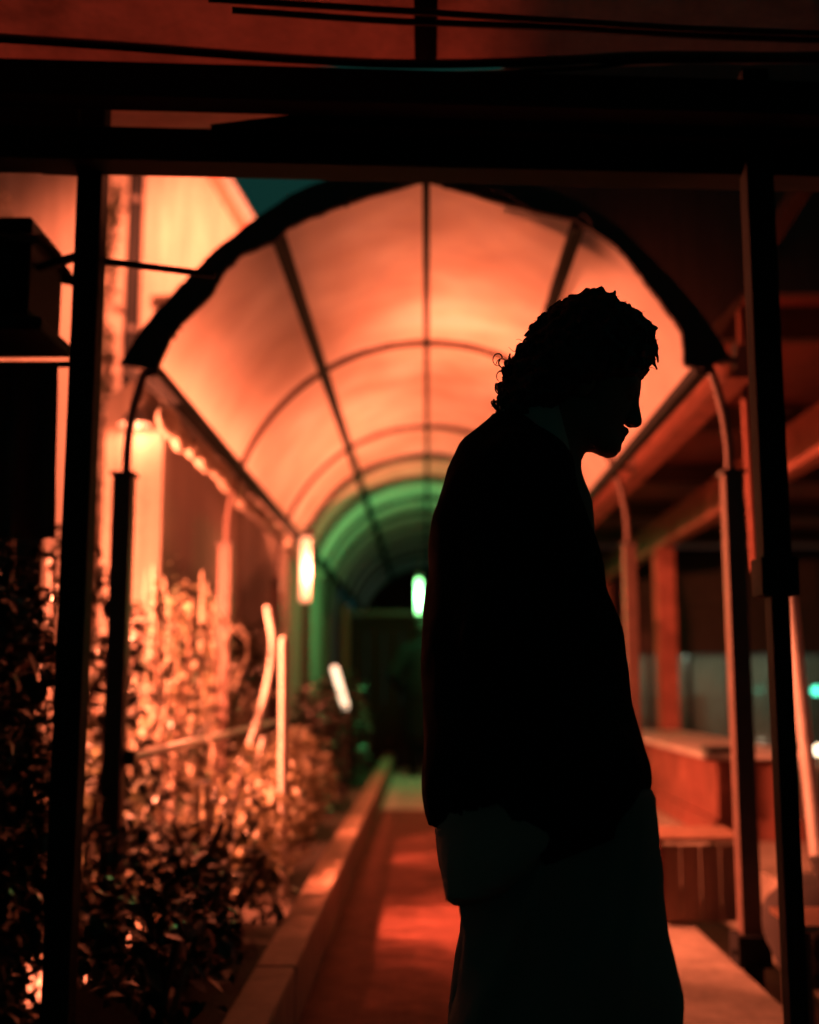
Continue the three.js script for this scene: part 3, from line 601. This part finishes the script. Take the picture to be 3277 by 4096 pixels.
const cap = (x, y, z, a, b, ra, rb) => { // tapered capsule
  const bx = b[0] - a[0], by = b[1] - a[1], bz = b[2] - a[2], px = x - a[0], py = y - a[1], pz = z - a[2];
  const h = Math.max(0, Math.min(1, (px * bx + py * by + pz * bz) / (bx * bx + by * by + bz * bz + 1e-9)));
  return Math.hypot(px - bx * h, py - by * h, pz - bz * h) - (ra + (rb - ra) * h);
};
const ell = (x, y, z, c, r) => { const dx = (x - c[0]) / r[0], dy = (y - c[1]) / r[1], dz = (z - c[2]) / r[2], k = Math.hypot(dx, dy, dz); return (k - 1) * Math.min(...r); };
const lerpAt = (tab, y) => { // tab rows [y, value], y falling
  if (y >= tab[0][0]) return tab[0][1];
  for (let i = 1; i < tab.length; i++) if (y >= tab[i][0]) { const t = (tab[i - 1][0] - y) / (tab[i - 1][0] - tab[i][0]); return tab[i - 1][1] + (tab[i][1] - tab[i - 1][1]) * t; }
  return tab[tab.length - 1][1];
};
// a column of ellipses between a back and a front outline
const column = (back, front, wide, y0, y1, pow = 2.3) => (x, y, z) => {
  const yc = Math.max(y1, Math.min(y0, y)), b = lerpAt(back, yc), f = lerpAt(front, yc), w = lerpAt(wide, yc);
  const hx = Math.max(0.004, (f - b) / 2), k = Math.pow(Math.pow(Math.abs(x - (b + f) / 2) / hx, pow) + Math.pow(Math.abs(z) / w, pow), 1 / pow);
  const d = (k - 1) * Math.min(hx, w), dy = Math.max(y - y0, y1 - y);
  return dy > 0 ? Math.hypot(Math.max(d, 0), dy) : Math.max(d, dy * 0.999);
};

function headField(hx, hy, bow, s) { // face towards +x; hx, hy: centre of the head
  const cb = Math.cos(bow), sb = Math.sin(bow);
  return (X, Y, z0) => {
    const dx = (X - hx) / s, dy = (Y - hy) / s, x = dx * cb - dy * sb, y = dx * sb + dy * cb, z = z0 / s, az = Math.abs(z);
    let d = ell(x, y, z, [-0.012, 0.035, 0], [0.098, 0.09, 0.076]);
    d = smin(d, ell(x, y, z, [0.03, -0.035, 0], [0.058, 0.085, 0.058]), 0.03);
    d = smin(d, cap(x, y, az, [-0.03, -0.062, 0.045], [0.066, -0.104, 0.012], 0.022, 0.02), 0.025);
    d = smin(d, cap(x, y, az, [0.08, 0.014, 0], [0.07, 0.012, 0.04], 0.013, 0.012), 0.018);
    d = Math.max(d, -ell(x, y, az, [0.092, -0.006, 0.032], [0.014, 0.011, 0.018]));
    d = Math.min(d, Math.hypot(x - 0.074, y + 0.006, az - 0.031) - 0.0125);
    d = smin(d, cap(x, y, z, [0.086, 0.002, 0], [0.106, -0.042, 0], 0.0095, 0.0125), 0.013);
    d = smin(d, Math.hypot(x - 0.098, y + 0.046, az - 0.011) - 0.009, 0.008);
    d = smin(d, cap(x, y, az, [0.092, -0.068, 0], [0.078, -0.071, 0.022], 0.0085, 0.005), 0.007);
    d = smin(d, cap(x, y, az, [0.088, -0.082, 0], [0.075, -0.08, 0.02], 0.009, 0.005), 0.006);
    d = smin(d, Math.hypot(x - 0.076, y + 0.107, z) - 0.02, 0.014);
    d = smin(d, ell(x, y, az, [-0.012, -0.018, 0.077], [0.018, 0.032, 0.009]), 0.008);
    return d * s;
  };
}
function hand(x, y, z, w, dir, side) { // palm, four fingers and a thumb, slightly curled
  let d = ell(x, y, z, [w[0] + dir[0] * 0.05, w[1] + dir[1] * 0.05, w[2]], [0.03, 0.045, 0.018]);
  for (let i = 0; i < 4; i++) {
    const o = (i - 1.5) * 0.017, a = [w[0] + dir[0] * 0.085 + o * -dir[1], w[1] + dir[1] * 0.085 + o * dir[0], w[2]], l = [0.05, 0.06, 0.055, 0.042][i];
    const b = [a[0] + dir[0] * l * 0.6, a[1] + dir[1] * l * 0.6, a[2] - side * 0.008], c = [b[0] + dir[0] * l * 0.5, b[1] + dir[1] * l * 0.5, b[2] - side * 0.022];
    d = smin(d, Math.min(cap(x, y, z, a, b, 0.0085, 0.008), cap(x, y, z, b, c, 0.008, 0.0065)), 0.006);
  }
  const t0 = [w[0] + dir[0] * 0.03 + 0.02, w[1] + dir[1] * 0.03, w[2] - side * 0.008], t1 = [t0[0] + 0.022, t0[1] + dir[1] * 0.03, t0[2] - side * 0.015];
  return smin(d, cap(x, y, z, t0, t1, 0.0105, 0.008), 0.008);
}

// ---- the person in profile; local origin at the feet, x forward (towards the right of the view)
{
  const ox = 0.19, o = thing('person', 'person in dark jacket and wide trousers standing in profile with head bowed', 'person', [ox, 0, -2.05]);
  const back = [[1.474, 0.115], [1.452, 0.095], [1.422, 0.061], [1.378, 0.035], [1.335, 0.022], [1.284, 0.009], [1.233, 0.003], [1.174, -0.001], [1.116, -0.006], [1.033, -0.008], [0.951, -0.01], [0.87, -0.008], [0.822, -0.007], [0.782, -0.003], [0.755, 0.004]].map(([y, x]) => [y, x - ox]);
  const front = [[1.474, 0.17], [1.445, 0.2], [1.42, 0.235], [1.4, 0.256], [1.382, 0.261], [1.335, 0.267], [1.283, 0.279], [1.233, 0.294], [1.182, 0.306], [1.132, 0.321], [1.082, 0.335], [1.025, 0.343], [0.976, 0.35], [0.919, 0.361], [0.879, 0.369], [0.839, 0.376], [0.799, 0.372], [0.755, 0.366]].map(([y, x]) => [y, x - ox]);
  const wide = [[1.474, 0.07], [1.45, 0.1], [1.42, 0.15], [1.38, 0.2], [1.32, 0.235], [1.2, 0.245], [1.0, 0.245], [0.755, 0.23]];
  // jacket: trunk plus both sleeves, the hem lifted at the side vent where the shirt shows
  const trunk = column(back, front, wide, 1.474, 0.66);
  const jacketF = (x, y, z) => {
    let d = trunk(x, y, z);
    for (const s of [-1, 1]) {
      const arm = Math.min(cap(x, y, z, [-0.03, 1.34, s * 0.185], [-0.07, 1.08, s * 0.235], 0.075, 0.065), cap(x, y, z, [-0.07, 1.08, s * 0.235], [0.08, 0.86, s * 0.2], 0.063, 0.062));
      d = smin(d, arm, 0.03);
    }
    d += 0.006 * fbm(x * 7, y * 5, z * 7) + 0.003 * Math.sin(y * 34 + 5 * fbm(x * 4, y * 3, z * 4));
    // vent: cut a wedge from the near side of the hem
    const k = 2.05 / (2.05 - z), vx = (x + ox) * k, yp = 1 + (y - 1) * k, edge = vx < 0.122 ? 0.755 + (vx - 0.004) * 0.37 : vx < 0.2 ? 0.798 - (vx - 0.122) * 1.35 : 0.693 + (vx - 0.2) * 0.38;
    return Math.max(d, z > 0 ? edge - yp : 0.757 - y);
  };
  part('jacket', sdfMesh(jacketF, [-0.24, 0.68, -0.32], [0.22, 1.5, 0.32], 0.0105), M.jacket, o);
  // shirt under it, with its hem hanging out behind and the collar at the nape
  const sb = [[0.9, 0.02], [0.743, 0.012], [0.688, 0.019], [0.637, 0.03], [0.63, 0.05]].map(([y, x]) => [y, x - ox]);
  const sf = [[0.9, 0.33], [0.75, 0.33], [0.7, 0.21], [0.655, 0.15], [0.63, 0.1]].map(([y, x]) => [y, x - ox]);
  const hem = column(sb, sf, [[0.9, 0.22], [0.7, 0.225], [0.63, 0.22]], 0.9, 0.632, 2.6);
  const collarF = (x, y, z) => {
    return Math.max(cap(x, y, z, [-0.005, 1.4, 0], [0.005, 1.478, 0], 0.085, 0.068), -cap(x, y, z, [-0.005, 1.4, 0], [0.02, 1.52, 0], 0.06, 0.058));
  };
  const hemF = (x, y, z) => hem(x, 1 + (y - 1) * (z > 0 ? 2.05 / (2.05 - z) : 1), z) + 0.004 * Math.sin(x * 30 + z * 24) + 0.004 * fbm(x * 9, y * 6, z * 9);
  part('shirt', sdfMesh(hemF, [-0.2, 0.6, -0.25], [0.17, 0.92, 0.25], 0.0115), M.shirt, o);
  part('shirt_collar', sdfMesh(collarF, [-0.12, 1.38, -0.11], [0.12, 1.54, 0.11], 0.008), std(0.42, 0.42, 0.36, 0.95), o);  // collar coloured paler than the shirt to lift it out of shade
  // trousers: seat, then two wide legs
  const tb = [[0.8, 0.03], [0.63, 0.05], [0.61, 0.055], [0.564, 0.058], [0.51, 0.051], [0.472, 0.034], [0.438, 0.02], [0.2, -0.02], [0.03, -0.03]].map(([y, x]) => [y, x - ox]);
  const tf = [[0.8, 0.36], [0.744, 0.368], [0.697, 0.378], [0.634, 0.389], [0.573, 0.395], [0.512, 0.401], [0.439, 0.41], [0.2, 0.425], [0.03, 0.44]].map(([y, x]) => [y, x - ox]);
  const legNear = column(tb, tf.map(([y, x]) => [y, x - Math.max(0, 0.5 - y) * 0.2]), [[0.8, 0.1], [0.03, 0.1]], 0.82, 0.03, 2.2), legFar = column(tb.map(([y, x]) => [y, x + Math.max(0, 0.5 - y) * 0.2]), tf, [[0.8, 0.1], [0.03, 0.1]], 0.82, 0.03, 2.2);
  const trF = (x, y, z) => {
    let d = smin(legNear(x, y, z - 0.1), legFar(x, y, z + 0.1), 0.02);
    // a long fold falling from the hip to the back of the near leg
    const k = 2.05 / (2.05 - Math.max(0, z)), fx = (x + ox) * k, t = fx - (0.078 + (1 + (y - 1) * k - 0.438) * 0.49);
    d -= 0.018 * Math.exp(-(t * t) / 0.0006) * (z > 0 ? 1 : 0.3);
    const t2 = fx - (0.24 + (1 + (y - 1) * k - 0.438) * 0.3), t3 = fx - (0.33 + (1 + (y - 1) * k - 0.438) * 0.12);
    d -= (0.012 * Math.exp(-(t2 * t2) / 0.0004) + 0.008 * Math.exp(-(t3 * t3) / 0.0003)) * (z > 0 ? 1 : 0.2);
    return d + 0.006 * fbm(x * 8, y * 5, z * 8) + 0.003 * Math.sin(y * 26 + x * 20);
  };
  part('trousers', sdfMesh(trF, [-0.22, 0.0, -0.22], [0.28, 0.84, 0.22], 0.0115), M.trousers, o);
  for (const s of [-1, 1]) part('shoe', sdfMesh((x, y, z) => Math.max(smin(ell(x, y, z, [0.06, 0.03, s * 0.1], [0.14, 0.045, 0.048]), ell(x, y, z, [-0.05, 0.05, s * 0.1], [0.05, 0.06, 0.04]), 0.03), 0.002 - y), [-0.12, 0, s * 0.1 - 0.06], [0.22, 0.12, s * 0.1 + 0.06], 0.008), M.shoe, o);
  // body: head, neck, trunk, limbs, hands held in front under the jacket
  const hxc = 0.295 - ox, hyc = 1.536, hf = headField(hxc, hyc, 0.335, 0.93);
  const bodyF = (x, y, z) => {
    let d = cap(x, y, z, [0.02, 1.0, 0], [0.0, 1.3, 0], 0.1, 0.105);
    d = smin(d, cap(x, y, z, [0.0, 1.36, -0.13], [0.0, 1.36, 0.13], 0.05, 0.05), 0.05);
    d = smin(d, cap(x, y, z, [0.015, 0.85, -0.06], [0.015, 0.85, 0.06], 0.1, 0.1), 0.05);
    for (const s of [-1, 1]) {
      d = smin(d, cap(x, y, z, [0.01, 0.8, s * 0.09], [0.02, 0.45, s * 0.1], 0.075, 0.05), 0.03);
      d = smin(d, cap(x, y, z, [0.02, 0.45, s * 0.1], [-0.01, 0.08, s * 0.1], 0.05, 0.035), 0.02);
      d = smin(d, cap(x, y, z, [-0.03, 0.05, s * 0.1], [0.1, 0.035, s * 0.1], 0.03, 0.024), 0.02);
      d = smin(d, cap(x, y, z, [-0.03, 1.33, s * 0.17], [-0.07, 1.08, s * 0.22], 0.048, 0.038), 0.03);
      d = smin(d, cap(x, y, z, [-0.07, 1.08, s * 0.2], [-0.02, 0.92, s * 0.16], 0.038, 0.026), 0.02);
      d = smin(d, hand(x, y, z, [-0.02, 0.92, s * 0.16], [0.85, -0.5], s), 0.012);
    }
    d = smin(d, cap(x, y, z, [0.0, 1.34, 0], [0.055, 1.47, 0], 0.06, 0.054), 0.03);
    return smin(d, hf(x, y, z), 0.02);
  };
  const headLo = [hxc - 0.13, 1.4, -0.1], headHi = [hxc + 0.13, 1.68, 0.1];
  const bodyG = sdfMesh((x, y, z) => (y > 1.43 ? Math.max(bodyF(x, y, z), y - 1.43) : bodyF(x, y, z)), [-0.16, 0.0, -0.29], [0.24, 1.45, 0.29], 0.0125);
  const headG = sdfMesh((x, y, z) => Math.max(bodyF(x, y, z), 1.41 - y), headLo, headHi, 0.0034);
  part('body', mergeGeometries([bodyG, headG]), M.skin, o);
  // hair: a mass of curls, longer at the nape
  const hr = [[1.694, 0.342], [1.675, 0.362], [1.66, 0.388], [1.631, 0.41], [1.605, 0.413], [1.576, 0.409], [1.555, 0.398], [1.54, 0.385], [1.525, 0.325], [1.505, 0.29], [1.478, 0.24], [1.46, 0.16]].map(([y, x]) => [y, x - ox]);
  const hl = [[1.694, 0.262], [1.676, 0.228], [1.648, 0.196], [1.624, 0.186], [1.602, 0.165], [1.556, 0.14], [1.513, 0.13], [1.478, 0.13], [1.46, 0.14]].map(([y, x]) => [y, x - ox]);
  const hairCol = column(hl, hr, [[1.694, 0.055], [1.66, 0.085], [1.62, 0.102], [1.56, 0.108], [1.5, 0.1], [1.46, 0.06]], 1.694, 1.46, 2);
  const hairF = (x, y, z) => {
    let d = hairCol(x, y, z) + 0.001 + 0.015 * noise(x * 48, y * 48, z * 48) + 0.008 * noise(x * 110, y * 110, z * 110);
    // open at the face
    const face = ell(x, y, z, [hxc + 0.115, hyc - 0.075, 0], [0.075, 0.07, 0.09]);
    return Math.max(d, -face);
  };
  const hg = [sdfMesh(hairF, [hl[5][1] - 0.04, 1.44, -0.13], [0.24, 1.72, 0.13], 0.0045)];
  const strand = (pts, r0, r1, seg = 10) => { // a tapered lock
    const g = tube(pts, 1, seg, 5), c = new THREE.CatmullRomCurve3(pts.map((p) => V(...p))), p = g.attributes.position, n = 6;
    for (let i = 0; i < p.count; i++) { const j = Math.floor(i / n), q = c.getPointAt(Math.min(1, j / seg)), r = r0 + (r1 - r0) * (j / seg); p.setXYZ(i, q.x + (p.getX(i) - q.x) * r, q.y + (p.getY(i) - q.y) * r, q.z + (p.getZ(i) - q.z) * r); }
    return g;
  };
  const onHair = () => { // a point on the hair surface and the outward direction there
    for (;;) {
      const y = rr(1.465, 1.684), ang = rr(0, 6.283), b = lerpAt(hl, y), f = lerpAt(hr, y), w = 0.104 * Math.sqrt(Math.max(0.04, 1 - Math.pow((y - 1.575) / 0.135, 2)));
      const c = Math.cos(ang), s = Math.sin(ang), p = V((b + f) / 2 + c * (f - b) / 2, y, s * w);
      if (y < 1.56 && p.x > 0.09) continue;
      return [p, V(c, (y - 1.58) * 8, s).normalize()];
    }
  };
  for (let i = 0; i < 170; i++) { // locks lying on the mass, ends lifting off it
    const [p, n] = onHair(), t = V(rr(-1, 1), rr(-1.4, 0.4), rr(-1, 1)).cross(n).normalize(), L = rr(0.02, 0.045), k = rr(-1, 1) * 0.01, q = n.clone().cross(t);
    const at = (u, lift, side) => { const v = p.clone().addScaledVector(t, L * u).addScaledVector(n, lift).addScaledVector(q, side); return [v.x, v.y, v.z]; };
    hg.push(strand([at(0, -0.01, 0), at(0.35, -0.004, k), at(0.7, -0.003, -k), at(1, rr(-0.009, -0.002), k * 0.6)], rr(0.0035, 0.006), 0.0016));
  }
  for (let i = 0; i < 230; i++) { // fine stray hairs
    const [p, n] = onHair(), t = V(rr(-1, 1), rr(-1, 1), rr(-1, 1)), L = rr(0.004, 0.013), k = rr(-1, 1) * 0.005;
    const e = p.clone().addScaledVector(n, L).addScaledVector(t, L * 0.5), m = p.clone().add(e).multiplyScalar(0.5).addScaledVector(t, k);
    hg.push(strand([[p.x, p.y, p.z], [m.x, m.y + k, m.z], [e.x, e.y, e.z]], 0.0007, 0.0003, 6));
  }
  for (let i = 0; i < 12; i++) { // a few loose curls at the nape
    const r = rr(0.005, 0.011), cx = hl[5][1] + rr(-0.012, 0.004), cy = 1.59 - rnd() * 0.11, cz = rr(-0.04, 0.06), ph = rr(0, 6.28), pts = [];
    for (let k = 0; k < 8; k++) { const a = ph + k * 0.7; pts.push([cx + Math.cos(a) * r, cy + Math.sin(a) * r * 1.2 - k * 0.001, cz + k * 0.002]); }
    hg.push(strand(pts, 0.0018, 0.0006, 16));
  }
  part('hair', merge(hg), M.hair, o);
}
// ---- a second person far down the walkway, mostly hidden behind the first
{
  const o = thing('person', 'distant dark figure with elbow out standing far down the walkway', 'person', [-0.03, 0, -12.9]);
  const hb = headField(0, 1.6, 0.1, 0.93);
  const f = (x, y, z) => { // seen from behind: x across the shoulders
    let d = cap(x, y, z, [0, 0.9, 0], [0, 1.34, 0], 0.19, 0.17);
    d = smin(d, cap(x, y, z, [-0.15, 1.38, 0], [0.15, 1.38, 0], 0.06, 0.06), 0.06);
    for (const s of [-1, 1]) {
      d = smin(d, cap(x, y, z, [s * 0.09, 0.9, 0], [s * 0.11, 0.47, 0.01], 0.09, 0.065), 0.03);
      d = smin(d, cap(x, y, z, [s * 0.11, 0.47, 0.01], [s * 0.12, 0.07, 0], 0.062, 0.045), 0.02);
      d = smin(d, cap(x, y, z, [s * 0.12, 0.04, 0.02], [s * 0.14, 0.035, -0.12], 0.04, 0.035), 0.02);
      d = smin(d, cap(x, y, z, [s * 0.19, 1.36, 0], [s * 0.33, 1.1, 0.02], 0.085, 0.08), 0.04);
      d = smin(d, cap(x, y, z, [s * 0.33, 1.1, 0.02], [s * 0.2, 0.92, -0.08], 0.075, 0.06), 0.04);
      d = smin(d, hand(x, y, z, [s * 0.2, 0.92, -0.08], [-s * 0.5, -0.85], s), 0.01);
    }
    d = smin(d, cap(x, y, z, [0, 0.45, 0], [0, 1.0, 0], 0.2, 0.18), 0.05);
    d = smin(d, cap(x, y, z, [0, 1.38, 0], [0, 1.52, -0.01], 0.06, 0.055), 0.03);
    return smin(d, hb(-z, y, x), 0.02);
  };
  part('body', sdfMesh(f, [-0.42, 0, -0.2], [0.42, 1.74, 0.2], 0.014), M.jacket, o);
  part('hair', sdfMesh((x, y, z) => Math.max(ell(x, y, z, [0, 1.635, 0.015], [0.088, 0.1, 0.105]) + 0.006 * noise(x * 40, y * 40, z * 40), -ell(x, y, z, [0, 1.57, -0.11], [0.07, 0.09, 0.06])), [-0.11, 1.5, -0.12], [0.11, 1.76, 0.14], 0.009), M.hair, o);
}

renderer.render(scene, camera);
